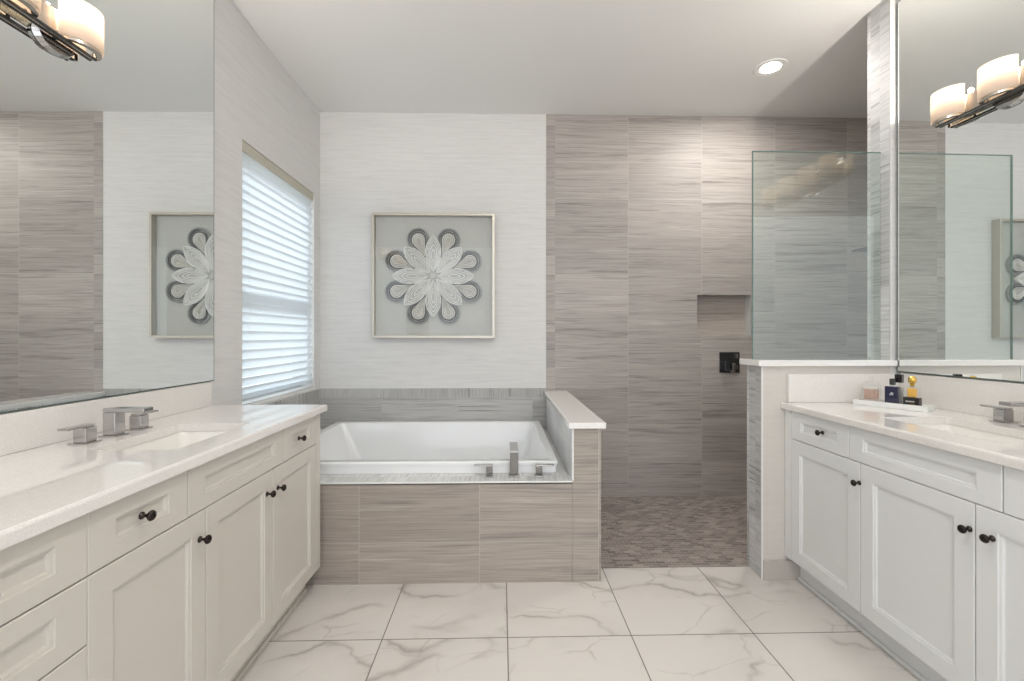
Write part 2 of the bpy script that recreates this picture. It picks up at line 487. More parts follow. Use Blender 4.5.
# back wall: painted part, tile band behind the tub, shower tile with a niche opening
b = MB()
XT = 0.364
b.face([(XL, YB, 0.845), (XT, YB, 0.845), (XT, YB, ZC), (XL, YB, ZC)], m_paint)
yb = YB - 0.004
b.face([(XL, yb, 0.772), (XT, yb, 0.772), (XT, yb, 0.845), (XL, yb, 0.845)], m_border)
b.face([(XL, yb, 0.845), (XT, yb, 0.845), (XT, YB, 0.845), (XL, YB, 0.845)], m_white)
b.face([(XL, yb, 0.30), (XT, yb, 0.30), (XT, yb, 0.772), (XL, yb, 0.772)], m_band)
b.face([(XT, yb, 0.772), (XT, YB, 0.772), (XT, YB, ZC), (XT, yb, ZC)], m_white)
b.face([(XT, yb, -0.06), (XT + 0.073, yb, -0.06), (XT + 0.073, yb, ZC), (XT, yb, ZC)], m_wt_edge)
nx0, nx1, nz0, nz1 = 1.60, 2.045, 1.273, 1.60
xs = [XT + 0.073, nx0, nx1, 3.2]; zs = [-0.06, nz0, nz1, ZC]
for i in range(3):
    for j in range(3):
        if (i, j) != (1, 1):
            b.face([(xs[i], yb, zs[j]), (xs[i + 1], yb, zs[j]), (xs[i + 1], yb, zs[j + 1]), (xs[i], yb, zs[j + 1])], m_wt)
nd = YB + 0.085
b.face([(nx0, nd, nz0), (nx1, nd, nz0), (nx1, nd, nz1), (nx0, nd, nz1)], m_niche)
b.face([(nx0, yb, nz0), (nx0, nd, nz0), (nx0, nd, nz1), (nx0, yb, nz1)], m_wt)
b.face([(nx1, nd, nz0), (nx1, yb, nz0), (nx1, yb, nz1), (nx1, nd, nz1)], m_deck)
b.face([(nx0, yb, nz0), (nx1, yb, nz0), (nx1, nd, nz0), (nx0, nd, nz0)], m_deck)
b.face([(nx0, nd, nz1), (nx1, nd, nz1), (nx1, yb, nz1), (nx0, yb, nz1)], m_wt)
b.box((XL - 0.1, YB + 0.09, -0.06), (3.3, YB + 0.2, ZC), m_paint)
tag(b.build('wall_back'), 'back wall, white wallpaper above the tub and grey striped tile in the shower with a niche', kind=S)

# left wall with the window opening
wy0, wy1, wz0, wz1 = 2.556, 3.525, 0.875, 2.368
b = MB()
ys = [YF, wy0, wy1, YB]; zs = [0, wz0, wz1, ZC]
for i in range(3):
    for j in range(3):
        if (i, j) != (1, 1):
            b.face([(XL, ys[i], zs[j]), (XL, ys[i + 1], zs[j]), (XL, ys[i + 1], zs[j + 1]), (XL, ys[i], zs[j + 1])], m_paint)
xo = XL - 0.16
b.face([(XL, wy0, wz0), (xo, wy0, wz0), (xo, wy0, wz1), (XL, wy0, wz1)], m_white)
b.face([(xo, wy1, wz0), (XL, wy1, wz0), (XL, wy1, wz1), (xo, wy1, wz1)], m_white)
b.face([(XL, wy0, wz0), (XL, wy1, wz0), (xo, wy1, wz0), (xo, wy0, wz0)], m_white)
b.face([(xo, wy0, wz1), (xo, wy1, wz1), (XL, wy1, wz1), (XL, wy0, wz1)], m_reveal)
for i in range(3):
    for j in range(3):
        if (i, j) != (1, 1):
            b.face([(xo, ys[i + 1], zs[j]), (xo, ys[i], zs[j]), (xo, ys[i], zs[j + 1]), (xo, ys[i + 1], zs[j + 1])], m_paint)
xt = XL + 0.004
b.face([(xt, YT, 0.30), (xt, yb, 0.30), (xt, yb, 0.772), (xt, YT, 0.772)], m_band)
b.face([(xt, YT, 0.772), (xt, yb, 0.772), (xt, yb, 0.845), (xt, YT, 0.845)], m_border)
b.face([(xt, YT, 0.845), (xt, yb, 0.845), (XL, yb, 0.845), (XL, YT, 0.845)], m_white)
b.face([(XL, YT, 0.30), (xt, YT, 0.30), (xt, YT, 0.845), (XL, YT, 0.845)], m_white)
tag(b.build('wall_left'), 'left wall in white wallpaper with horizontal slubs', kind=S)
tag(MB().box((XL - 0.02, wy0 - 0.004, wz0 - 0.020), (XL + 0.009, wy1 + 0.004, wz0), m_white).build('trim_1', bevel=0.003), 'white window sill', kind=S)

# right wall with its tiled return into the shower
b = MB()
XW = 2.037      # left face of the wall end
b.box((XR, YF, 0), (XR + 0.1, YT, ZC), m_paint)
b.box((XW, YT, 0), (3.2, YS, ZC), m_paint, {'-x': m_pier, '+y': m_wt})
tag(b.build('wall_right'), 'right wall with a narrow tiled end face at the shower', kind=S)
tag(MB().box((3.2, YS, -0.06), (3.3, YB, ZC), m_wt).build('wall_shower_right'), 'far right tiled wall inside the shower', kind=S)

# half wall between tub and shower
b = MB()
b.box((0.367, YT, -0.06), (0.515, yb, 0.792), m_apron, {'-x': m_side, '+x': m_wt, '+z': m_white})
hw = tag(b.build('wall_tub'), 'low tiled wall between bathtub and shower', kind=S)
sub(hw)
MB().box((0.344, YT - 0.028, 0.792), (0.536, yb, 0.823), m_cap).build('wall_cap', hw, bevel=0.004)
MB().box((0.3655, YT - 0.002, DECK + 0.004), (0.3735, YT + 0.004, 0.792), m_white).build('edge_trim', hw)

# half wall between vanity and shower, glass on top
b = MB()
b.box((1.358, YT, -0.02), (XW, YS, 1.108), m_pony, {'-x': m_pier, '+y': m_wt})
pw = tag(b.build('wall_shower'), 'half height wall between right vanity and shower, tiled end and painted face', kind=S)
sub(pw)
MB().box((1.326, YT - 0.024, 1.108), (XW + 0.02, YS + 0.022, 1.140), m_cap).build('wall_cap', pw, bevel=0.004)
MB().box((1.352, YT - 0.003, 0.0), (1.360, YT + 0.004, 1.108), m_cap).build('edge_trim', pw)
tag(MB().box((1.36, YT - 0.014, 0), (1.60, YT, 0.102), m_base).build('baseboard_right', bevel=0.002), 'marble-look baseboard at foot of the half wall', kind=S)

# ================================================================== WINDOW
b = MB()
fx0, fx1 = XL - 0.15, XL - 0.10
fw = 0.045
b.box((fx0, wy0, wz0), (fx1, wy0 + fw, wz1), m_sash)
b.box((fx0, wy1 - fw, wz0), (fx1, wy1, wz1), m_sash)
b.box((fx0, wy0 + fw, wz0), (fx1, wy1 - fw, wz0 + fw), m_sash)
b.box((fx0, wy0 + fw, wz1 - fw), (fx1, wy1 - fw, wz1), m_sash)
win = tag(b.build('window_1'), 'tall window behind white blinds over the tub', kind=S)
sub(win)
MB().box((fx0 + 0.002, wy0 + fw, 1.515), (fx1 + 0.035, wy1 - fw, 1.557), m_sash).build('meeting_rail', win, bevel=0.003)
MB().box((fx0 + 0.02, wy0 + fw, wz0 + fw), (fx0 + 0.024, wy1 - fw, wz1 - fw), m_pane).build('window_pane', win)

# blind
bl = thing('window_blind', (XL - 0.03, (wy0 + wy1) / 2, wz0), 'white horizontal slat blind, closed, in the window above the bathtub', 'blind')
bx = XL - 0.026
MB().box((bx - 0.025, wy0 + 0.003, wz1 - 0.058), (bx + 0.022, wy1 - 0.003, wz1 - 0.001), m_valance).build('valance', bl, bevel=0.003)
b = MB()
pitch = 0.0535
zz = wz1 - 0.064
ns = 0
while zz - 0.03 > wz0 + 0.03:
    # closed slat: top leans outward, slight crown
    pts = []
    for k in range(5):
        t = k / 4 - 0.5
        wdt = 0.0585
        ang = math.radians(68)
        px = bx + t * wdt * math.cos(ang) + 0.003 * (1 - 4 * t * t) * math.sin(ang)
        pz = zz - 0.02 + t * wdt * math.sin(ang)
        pts.append((px, pz))
    y0, y1 = wy0 + 0.014, wy1 - 0.006
    th = 0.003
    for k in range(4):
        (xa, za), (xb_, zb_) = pts[k], pts[k + 1]
        b.face([(xa + th, y0, za), (xa + th, y1, za), (xb_ + th, y1, zb_), (xb_ + th, y0, zb_)], m_slat)
    b.face([(pts[0][0], y0, pts[0][1]), (pts[0][0], y1, pts[0][1]), (pts[0][0] + th, y1, pts[0][1]), (pts[0][0] + th, y0, pts[0][1])], m_slat)
    b.face([(pts[4][0], y0, pts[4][1]), (pts[4][0] + th, y0, pts[4][1]), (pts[4][0] + th, y1, pts[4][1]), (pts[4][0], y1, pts[4][1])], m_slat)
    zz -= pitch; ns += 1
b.build('slats', bl)
MB().box((bx - 0.018, wy0 + 0.016, zz - 0.006), (bx + 0.016, wy1 - 0.012, zz + 0.020), m_slat).build('bottom_rail', bl, bevel=0.003)
for yy in (wy0 + 0.10, (wy0 + wy1) / 2, wy1 - 0.10):
    MB().box((bx + 0.0135, yy - 0.0006, zz + 0.02), (bx + 0.0145, yy + 0.0006, wz1 - 0.05), m_white).build('lift_cord', bl)

# hedge outside, added to put dark lines between the slats
m_added_hedge = plain('added_hedge_green', (0.045, 0.06, 0.03), 0.9, var=0.6, scale=14)
b = MB()
hr = random.Random(3)
hn = 26
def hp(i, k):
    y = 0.2 + 6.0 * i / hn
    zz_ = 2.5 * k / 10
    return (-4.3 + 0.12 * math.sin(i * 1.7 + k * 2.3) + 0.1 * hr.random(), y, zz_ + (0.12 * hr.random() if k == 10 else 0))
HP = [[hp(i, k) for k in range(11)] for i in range(hn + 1)]
for i in range(hn):
    for k in range(10):
        b.face([HP[i][k], HP[i + 1][k], HP[i + 1][k + 1], HP[i][k + 1]], m_added_hedge)
    b.face([HP[i][10], HP[i + 1][10], (-5.0, HP[i + 1][10][1], 2.45), (-5.0, HP[i][10][1], 2.45)], m_added_hedge)
    b.face([(-5.0, HP[i][10][1], 2.45), (-5.0, HP[i + 1][10][1], 2.45), (-5.0, HP[i + 1][10][1], 0), (-5.0, HP[i][10][1], 0)], m_added_hedge)
tag(b.build('added_hedge'), 'dark green hedge behind the blind, put in for dark lines between slats', 'added_hedge', kind='stuff')

# ================================================================== BATHTUB AND SURROUND
tx0, tx1, ty0, ty1 = -1.302, 0.306, 2.452, yb - 0.02
ts = thing('tub_surround', (-0.5, YT, 0), 'grey striped tile bathtub surround with a pale tiled deck', 'tub surround')
MB().box((XL + 0.006, YT, 0), (0.366, YT + 0.03, DECK - 0.004), m_apron).build('apron', ts)
b = MB()
dx0, dx1, dy0, dy1 = XL + 0.006, 0.366, YT, yb - 0.001
hx0, hx1, hy0, hy1 = tx0 + 0.03, tx1 - 0.03, ty0 + 0.03, ty1 - 0.03
for (a0, b0, a1, b1) in ((dx0, dy0, dx1, hy0), (dx0, hy1, dx1, dy1), (dx0, hy0, hx0, hy1), (hx1, hy0, dx1, hy1)):
    b.box((a0, b0, DECK - 0.012), (a1, b1, DECK), m_deck)
b.build('deck', ts)
MB().box((XL + 0.006, YT - 0.0025, DECK - 0.006), (0.366, YT + 0.003, DECK + 0.0015), m_white).build('edge_trim', ts)

tub = thing('bathtub', (-0.5, 3.0, DECK), 'white rectangular drop-in bathtub set in a tiled deck', 'bathtub')
b = MB()
RT = 0.583
def tr(inset, z, r, inl=None):
    i2 = inset if inl is None else inl
    return rrect(tx0 + i2, ty0 + inset, tx1 - inset, ty1 - inset, r, z, 6)
rings = [tr(0.0, DECK + 0.001, 0.02), tr(0.0, RT - 0.022, 0.02), tr(-0.006, RT - 0.020, 0.022), tr(-0.006, RT - 0.006, 0.022), tr(-0.001, RT, 0.022),
         tr(0.040, RT, 0.03), tr(0.046, RT - 0.003, 0.035), tr(0.050, RT - 0.014, 0.04),
         rrect(tx0 + 0.16, ty0 + 0.085, tx1 - 0.10, ty1 - 0.085, 0.07, DECK - 0.22, 6),
         rrect(tx0 + 0.25, ty0 + 0.11, tx1 - 0.15, ty1 - 0.11, 0.09, DECK - 0.37, 6),
         rrect(tx0 + 0.32, ty0 + 0.16, tx1 - 0.21, ty1 - 0.16, 0.10, DECK - 0.395, 6)]
b.loft(rings, m_tub, cap1=True)
b.build('basin', tub, smooth=True).modifiers.new('edge', 'EDGE_SPLIT').split_angle = math.radians(28)
MB().lathe([(0.028, 0), (0.028, 0.004), (0.02, 0.006), (0.0, 0.006)], m_chrome, (tx0 + 0.42, 3.0, DECK - 0.393)).build('drain', tub, smooth=False)
MB().lathe([(0.034, 0), (0.034, 0.008), (0.026, 0.011), (0.0, 0.011)], m_chrome, (tx0 + 0.085, 3.0, DECK - 0.02), axis='x').build('overflow', tub)

# tub filler on the deck
tf = thing('tub_faucet', (0.069, 2.395, DECK), 'chrome square deck-mounted bathtub faucet with two lever handles', 'faucet')
fx, fy = 0.069, 2.395
MB().box((fx - 0.030, fy - 0.028, DECK + 0.0004), (fx + 0.030, fy + 0.028, DECK + 0.008), m_chrome).build('base_plate', tf, bevel=0.001)
MB().box((fx - 0.022, fy - 0.020, DECK + 0.008), (fx + 0.022, fy + 0.018, DECK + 0.128), m_chrome_d).build('column', tf, bevel=0.002)
MB().box((fx - 0.022, fy - 0.020, DECK + 0.1285), (fx + 0.022, fy + 0.175, DECK + 0.142), m_chrome).build('spout', tf, bevel=0.002)
for hx, d in ((-0.062, -1), (0.201, 1)):
    h = MB().box((hx - 0.024, fy - 0.024, DECK + 0.0004), (hx + 0.024, fy + 0.024, DECK + 0.006), m_chrome)
    h.box((hx - 0.017, fy - 0.017, DECK + 0.006), (hx + 0.017, fy + 0.017, DECK + 0.055), m_chrome_d)
    hd = sub(h.build('handle', tf, bevel=0.0015))
    hd['_org'] = tuple(tf['_org'])
    lv = MB().box((min(hx - d * 0.017, hx + d * 0.082), fy - 0.014, DECK + 0.0555), (max(hx - d * 0.017, hx + d * 0.082), fy + 0.014, DECK + 0.0625), m_chrome)
    l_ = lv.build('lever', None, bevel=0.0015); l_.parent = hd

# ================================================================== SHOWER FITTINGS
sv = thing('shower_valve', (1.865, yb, 1.05), 'dark square shower valve plate on the grey tile below the niche', 'shower valve')
vx0, vx1, vz0, vz1 = 1.782, 1.948, 0.965, 1.133
MB().box((vx0, yb - 0.008, vz0), (vx1, yb, vz1), m_dark).build('plate', sv, bevel=0.002)
MB().box((vx0 + 0.026, yb - 0.05, vz0 + 0.022), (vx0 + 0.066, yb - 0.008, vz0 + 0.10), m_dark).build('handle', sv, bevel=0.006)
MB().box((vx0 + 0.078, yb - 0.06, vz0 + 0.004), (vx0 + 0.108, yb - 0.008, vz0 + 0.085), m_chrome).build('handle', sv, bevel=0.008)
for zc_ in (vz0 + 0.045, vz0 + 0.135):
    MB().box((vx1 - 0.038, yb - 0.022, zc_ - 0.020), (vx1 - 0.018, yb - 0.008, zc_ + 0.020), m_chrome).build('diverter_button', sv, bevel=0.003)

sh = thing('overhead_shower', (2.62, 3.02, 1.88), 'dark square rain shower head glimpsed through glass at the shower wall', 'shower head')
b = MB()
b.loft([[(2.49, 2.88, 1.862), (2.75, 2.88, 1.862), (2.75, 3.14, 1.862), (2.49, 3.14, 1.862)],
        [(2.49, 2.88, 1.872), (2.75, 2.88, 1.872), (2.75, 3.14, 1.872), (2.49, 3.14, 1.872)],
        [(2.59, 2.98, 1.905), (2.65, 2.98, 1.905), (2.65, 3.04, 1.905), (2.59, 3.04, 1.905)]], m_dark, cap0=True, cap1=True)
b.build('head', sh, bevel=0.002)
MB().lathe([(0.011, 0), (0.011, 0.575)], m_dark, (2.625, 3.01, 1.93), axis='x', n=14).lathe([(0.013, 0), (0.013, 0.035)], m_dark, (2.62, 3.01, 1.905), n=14).build('arm', sh)
MB().lathe([(0.03, 0.57), (0.03, 0.578)], m_dark, (2.62, 3.01, 1.93), axis='x', n=20).build('wall_flange', sh)

gl = thing('shower_glass_panel', (1.68, 2.375, 1.14), 'clear glass panel standing on the half wall of the shower', 'glass panel')
gx0, gx1, gy = 1.338, XW - 0.004, 2.366
b = MB().box((gx0 + 0.003, gy - 0.005, 1.1405), (gx1, gy + 0.005, 2.247), m_glass, {'-x': None, '+z': None})
b.build('pane', gl)
MB().box((gx0, gy - 0.005, 1.1405), (gx0 + 0.003, gy + 0.005, 2.25), m_gedge).box((gx0 + 0.003, gy - 0.005, 2.247), (gx1, gy + 0.005, 2.25), m_gedge).build('polished_edge', gl)

# ================================================================== CABINETS
def rect_ring(y0, y1, z0, z1, x, i):
    return [(x, y0 + i, z0 + i), (x, y1 - i, z0 + i), (x, y1 - i, z1 - i), (x, y0 + i, z1 - i)]

def shaker(y0, y1, z0, z1, xf, s, mat, ify, ifz=None):
    """raised-frame panel; front at x=xf facing s (+1/-1), frame width ify (sides) / ifz (top, bottom)"""
    ifz = ify if ifz is None else ifz
    b = MB()
    def rr(k, dep, e=0.0):
        return [(xf - s * dep, y0 + k * ify + e, z0 + k * ifz + e), (xf - s * dep, y1 - k * ify - e, z0 + k * ifz + e),
                (xf - s * dep, y1 - k * ify - e, z1 - k * ifz - e), (xf - s * dep, y0 + k * ify + e, z1 - k * ifz - e)]
    rings = [rr(0, 0.019), rr(0, 0.002), rr(0, 0, 0.002), rr(1, 0), rr(1, 0.0035, 0.0015), rr(1, 0.0045, 0.008), rr(1, 0.0095, 0.0105), rr(1, 0.0105, 0.013)]
    if s < 0: rings = [[r[0], r[3], r[2], r[1]] for r in rings]
    b.loft(rings, mat, cap0=True, cap1=True)
    return b

def knob(x, y, z, s, parent):
    b = MB().lathe([(0.0095, 0), (0.009, 0.003), (0.0042, 0.005), (0.004, 0.015), (0.009, 0.018), (0.0125, 0.022), (0.0135, 0.025), (0.0118, 0.029), (0.007, 0.032), (0.0, 0.033)],
                   m_knob, (x, y, z), axis='x' if s > 0 else '-x', n=18)
    k = b.build('knob', None, smooth=True)
    k.parent = parent
    return k

def front(par, kind, y0, y1, z0, z1, xf, s, mat, knob_at=None, ify=0.062, ifz=None):
    g = 0.0016
    o = shaker(y0 + g, y1 - g, z0 + g, z1 - g, xf, s, mat, ify, ifz).build(kind, par)
    if knob_at: knob(xf, knob_at[0], knob_at[1], s, o)
    return o

def cabinet(name, label, y0, y1, xw, xf, s, mat, fronts, group=None, stiles=(), plinth=True):
    """carcass between wall x=xw and front plane xf (doors' face)"""
    t = thing(name, (0.5 * (xw + xf), 0.5 * (y0 + y1), 0), label, 'cabinet', group)
    xc = xf - s * 0.0192
    zb = 0.122
    b = MB()
    b.box((xw, y0, zb), (xc, y1, zb + 0.018), mat)
    b.box((xw, y0, zb), (xc, y0 + 0.018, CB - 0.001), mat)
    b.box((xw, y1 - 0.018, zb), (xc, y1, CB - 0.001), mat)
    b.box((xw, y0, zb + 0.018), (xw + s * 0.012, y1, CB - 0.001), mat)
    b.box((xc - s * 0.004, y0 + 0.018, zb + 0.018), (xc - s * 0.001, y1 - 0.018, CB - 0.2), m_gap)
    b.box((xc - s * 0.004, y0 + 0.018, CB - 0.2), (xc - s * 0.001, y1 - 0.018, CB - 0.002), m_gap)
    b.build('carcass', t)
    k0, k1 = sorted((xf - s * 0.075, xf - s * 0.090))
    MB().box((k0, y0 + 0.0, 0), (k1, y1, zb), mat).build('toe_kick', t)
    e = xf - s * 0.075
    MB().box((e, y0, 0), (e + s * 0.012, y1, 0.018), mat).build('shoe_molding', t, bevel=0.004)
    for (a0, a1) in stiles:
        MB().box((xc, a0, zb + 0.002), (xf, a1, CB - 0.004), mat).build('filler_stile', t, bevel=0.001)
    for f in fronts:
        kd, a0, a1, c0, c1 = f[:5]
        ka = f[5] if len(f) > 5 else None
        if kd == 'door':
            front(t, 'door', a0, a1, c0, c1, xf, s, mat, ka, 0.062)
        else:
            front(t, kd, a0, a1, c0, c1, xf, s, mat, ka, 0.070, 0.042)
    return t

ZD0, ZD1, ZR1 = 0.124, 0.7435, 0.886      # door bottom, door top / drawer bottom, drawer top
XFL = -0.895
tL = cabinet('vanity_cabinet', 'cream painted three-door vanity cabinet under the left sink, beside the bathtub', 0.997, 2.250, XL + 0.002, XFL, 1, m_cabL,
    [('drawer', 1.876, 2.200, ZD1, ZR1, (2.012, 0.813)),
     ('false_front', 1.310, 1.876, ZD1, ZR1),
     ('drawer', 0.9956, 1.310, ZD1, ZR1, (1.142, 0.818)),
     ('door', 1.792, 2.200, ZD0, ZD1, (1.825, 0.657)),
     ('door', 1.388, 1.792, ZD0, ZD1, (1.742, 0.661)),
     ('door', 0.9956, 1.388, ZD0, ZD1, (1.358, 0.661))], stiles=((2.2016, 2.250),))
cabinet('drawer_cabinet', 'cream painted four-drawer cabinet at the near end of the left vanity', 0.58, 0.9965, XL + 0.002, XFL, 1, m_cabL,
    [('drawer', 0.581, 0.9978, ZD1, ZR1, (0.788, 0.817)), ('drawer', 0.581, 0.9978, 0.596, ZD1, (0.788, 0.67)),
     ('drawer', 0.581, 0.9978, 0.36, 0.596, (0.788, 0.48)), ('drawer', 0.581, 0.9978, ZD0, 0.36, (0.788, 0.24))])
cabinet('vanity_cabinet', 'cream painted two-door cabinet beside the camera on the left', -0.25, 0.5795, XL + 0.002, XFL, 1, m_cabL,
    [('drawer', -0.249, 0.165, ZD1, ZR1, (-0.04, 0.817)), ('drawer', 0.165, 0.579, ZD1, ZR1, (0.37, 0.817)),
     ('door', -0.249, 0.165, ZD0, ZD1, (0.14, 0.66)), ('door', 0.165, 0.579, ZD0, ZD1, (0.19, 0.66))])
XFR = 1.475
cabinet('vanity_cabinet', 'white painted vanity cabinet under the right sink, against the shower half wall', 0.915, YT - 0.003, XR - 0.002, XFR, -1, m_cabR,
    [('drawer', 1.873, 2.256, ZD1, ZR1, (2.030, 0.821)),
     ('false_front', 1.289, 1.873, ZD1, ZR1),
     ('drawer', 0.916, 1.289, ZD1, ZR1, (1.10, 0.821)),
     ('door', 1.815, 2.256, ZD0, ZD1, (1.818, 0.660)),
     ('door', 1.366, 1.815, ZD0, ZD1, (1.382, 0.657)),
     ('door', 0.916, 1.366, ZD0, ZD1, (1.316, 0.657))], stiles=((2.2576, YT - 0.003),))
cabinet('vanity_cabinet', 'white painted two-door cabinet beside the camera on the right', 0.1, 0.9145, XR - 0.002, XFR, -1, m_cabR,
    [('drawer', 0.101, 0.508, ZD1, ZR1, (0.3, 0.82)), ('drawer', 0.508, 0.914, ZD1, ZR1, (0.71, 0.82)),
     ('door', 0.101, 0.508, ZD0, ZD1, (0.48, 0.66)), ('door', 0.508, 0.914, ZD0, ZD1, (0.54, 0.66))])

# ------------------------------------------------------------------ worktops with sink openings
def worktop(name, label, x0, x1, y0, y1, hole, bs):
    t = thing(name, (0.5 * (x0 + x1), 0.5 * (y0 + y1), CB), label, 'worktop')
    b = MB()
    k = 4
    hx0, hy0, hx1, hy1 = hole
    def ring(z): return rrect(hx0, hy0, hx1, hy1, 0.022, z, k)
    cor = [(x1, y1), (x0, y1), (x0, y0), (x1, y0)]
    e = 0.007
    cin = [(x1 - e, y1 - e), (x0 + e, y1 - e), (x0 + e, y0 + e), (x1 - e, y0 + e)]
    for z, up, cs in ((CT, True, cin), (CB, False, cor)):
        r = ring(z)
        for q in range(4):
            cpt = (*cs[q], z); npt = (*cs[(q + 1) % 4], z)
            seg = r[q * (k + 1):(q + 1) * (k + 1)]
            for a, c in zip(seg[:-1], seg[1:]):
                b.face([cpt, c, a] if up else [cpt, a, c], m_quartz)
            nx = r[((q + 1) * (k + 1)) % len(r)]
            b.face([cpt, npt, nx, seg[-1]] if up else [cpt, seg[-1], nx, npt], m_quartz)
    r0, r1 = ring(CB), ring(CT)
    n = len(r0)
    for i in range(n):
        j = (i + 1) % n
        b.face([r0[j], r0[i], r1[i], r1[j]], m_quartz)
    for q in range(4):
        p, p2 = cor[q], cor[(q + 1) % 4]; c0, c1 = cin[q], cin[(q + 1) % 4]
        mid0 = tuple(0.72 * p[i] + 0.28 * c0[i] for i in range(2)); mid1 = tuple(0.72 * p2[i] + 0.28 * c1[i] for i in range(2))
        b.face([(*p, CB), (*p2, CB), (*p2, CT - e), (*p, CT - e)], m_quartz)
        b.face([(*p, CT - e), (*p2, CT - e), (*mid1, CT - 0.3 * e), (*mid0, CT - 0.3 * e)], m_quartz)
        b.face([(*mid0, CT - 0.3 * e), (*mid1, CT - 0.3 * e), (*c1, CT), (*c0, CT)], m_quartz)
    b.build('slab', t)
    for nm, a, c in bs:
        MB().box(a, c, m_quartz).build(nm, t, bevel=0.002)
    return t

def sink(label, hole, xdrain):
    hx0, hy0, hx1, hy1 = hole
    t = thing('sink', (0.5 * (hx0 + hx1), 0.5 * (hy0 + hy1), CB - 0.15), label, 'sink')
    b = MB()
    z = CB - 0.001
    def r(i, zz, rad): return rrect(hx0 + i, hy0 + i, hx1 - i, hy1 - i, rad, zz, 5)
    b.loft([r(-0.018, z - 0.012, 0.03), r(-0.018, z, 0.03), r(-0.003, z, 0.024), r(0.002, z - 0.012, 0.03), r(0.012, z - 0.09, 0.04), r(0.03, z - 0.125, 0.05), r(0.06, z - 0.132, 0.05)], m_sink, cap1=True)
    b.build('bowl', t, smooth=True).modifiers.new('edge', 'EDGE_SPLIT').split_angle = math.radians(50)
    MB().lathe([(0.022, 0), (0.022, 0.003), (0.014, 0.004), (0, 0.003)], m_chrome, (xdrain, 0.5 * (hy0 + hy1), z - 0.1315)).build('drain', t)
    return t

HL = (-1.255, 1.385, -0.985, 1.805)
HR = (1.605, 1.385, 1.90, 1.875)
worktop('vanity_worktop', 'glossy white quartz worktop of the left vanity with a rectangular sink opening', XL + 0.002, -0.875, -0.25, 2.288, HL,
        [('backsplash', (XL + 0.002, -0.25, CT + 0.0002), (XL + 0.020, 2.262, 1.040))])
worktop('vanity_worktop', 'glossy white quartz worktop of the right vanity with low backsplashes', 1.455, XR - 0.002, 0.1, YT - 0.001, HR,
        [('backsplash', (XR - 0.020, 0.1, CT + 0.0002), (XR - 0.002, YT - 0.022, 1.075)),
         ('side_splash', (1.486, YT - 0.020, CT + 0.0002), (XR - 0.002, YT - 0.001, 1.068))])
sink('white rectangular undermount sink in the left worktop', HL, -1.15)
sink('white rectangular undermount sink in the right worktop', HR, 1.78)

# ------------------------------------------------------------------ basin faucets
def basin_faucet(label, x, y, s, gap=0.108):
    """s=+1: spout points to +x"""
    t = thing('sink_faucet', (x, y, CT), label, 'faucet', None)
    z = CT + 0.0003
    def bx2(x0, x1, y0, y1, z0, z1, m=m_chrome): return MB().box((x0, y0, z0), (x1, y1, z1), m)
    bx2(x - 0.029, x + 0.029, y - 0.029, y + 0.029, z, z + 0.006).build('base_plate', t, bevel=0.001)
    bx2(x - 0.021, x + 0.021, y - 0.021, y + 0.021, z + 0.006, z + 0.082).build('column', t, bevel=0.002)
    a0, a1 = sorted((x - s * 0.021, x + s * 0.118))
    b = bx2(a0, a1, y - 0.021, y + 0.021, z + 0.0825, z + 0.097)
    b.build('spout', t, bevel=0.002)
    for d in (-1, 1):
        hy = y + d * gap
        b = bx2(x - 0.029, x + 0.029, hy - 0.029, hy + 0.029, z, z + 0.005)
        b.box((x - 0.020, hy - 0.020, z + 0.005), (x + 0.020, hy + 0.020, z + 0.052), m_chrome)
        h = b.build('handle', t, bevel=0.0015)
        l0, l1 = sorted((hy - d * 0.020, hy + d * 0.075))
        lv = bx2(x - 0.016, x + 0.016, l0, l1, z + 0.0525, z + 0.060).build('lever', None, bevel=0.0015)
        lv.parent = h
    return t
basin_faucet('chrome square-edged faucet with two lever handles at the left sink', -1.335, 1.585, 1)
basin_faucet('chrome square-edged faucet with lever handles at the right sink, cut by the photo edge', 2.0, 1.637, -1)

# ================================================================== MIRRORS
def mirror(label, xa, xb, s, y0, y1, z0, z1, xw):
    """mirror glass from (xa, y0) to (xb, y1), facing s; its back reaches the wall face xw"""
    t = thing('wall_mirror', (xb, 0.5 * (y0 + y1), z0), label, 'mirror')
    e = 0.004
    def X(y): return xa + (xb - xa) * (y - y0) / (y1 - y0)
    g = [(X(y0 + e), y0 + e, z0 + e), (X(y1 - e), y1 - e, z0 + e), (X(y1 - e), y1 - e, z1 - e), (X(y0 + e), y0 + e, z1 - e)]
    b = MB(); b.face(g if s > 0 else g[::-1], m_mirror)
    b.build('mirror_glass', t)
    b = MB()
    def slab(ya, yb2, za, zb, back):
        q = [(X(ya) - s * back, ya, za), (X(yb2) - s * back, yb2, za), (X(yb2) - s * back, yb2, zb), (X(ya) - s * back, ya, zb)]
        w = [(xw, ya, za), (xw, yb2, za), (xw, yb2, zb), (xw, ya, zb)]
        b.loft([w, q], m_mirror_edge, cap0=True, cap1=True)
    slab(y0, y0 + e, z0, z1, 0.0004); slab(y1 - e, y1, z0, z1, 0.0004)
    slab(y0 + e, y1 - e, z0, z0 + e, 0.0004); slab(y0 + e, y1 - e, z1 - e, z1, 0.0004)
    slab(y0 + e, y1 - e, z0 + e, z1 - e, 0.002)
    b.build('polished_edge', t)
    return t
mirror('large frameless wall mirror above the left vanity', XL + 0.006, XL + 0.027, 1, 0.28, 2.268, 1.043, 3.0, XL + 0.001)
mirror('large frameless wall mirror above the right vanity', XR - 0.006, XR - 0.029, -1, 0.6, 2.292, 1.080, 3.0, XR - 0.001)
MXL, MXR = XL + 0.019, XR - 0.023

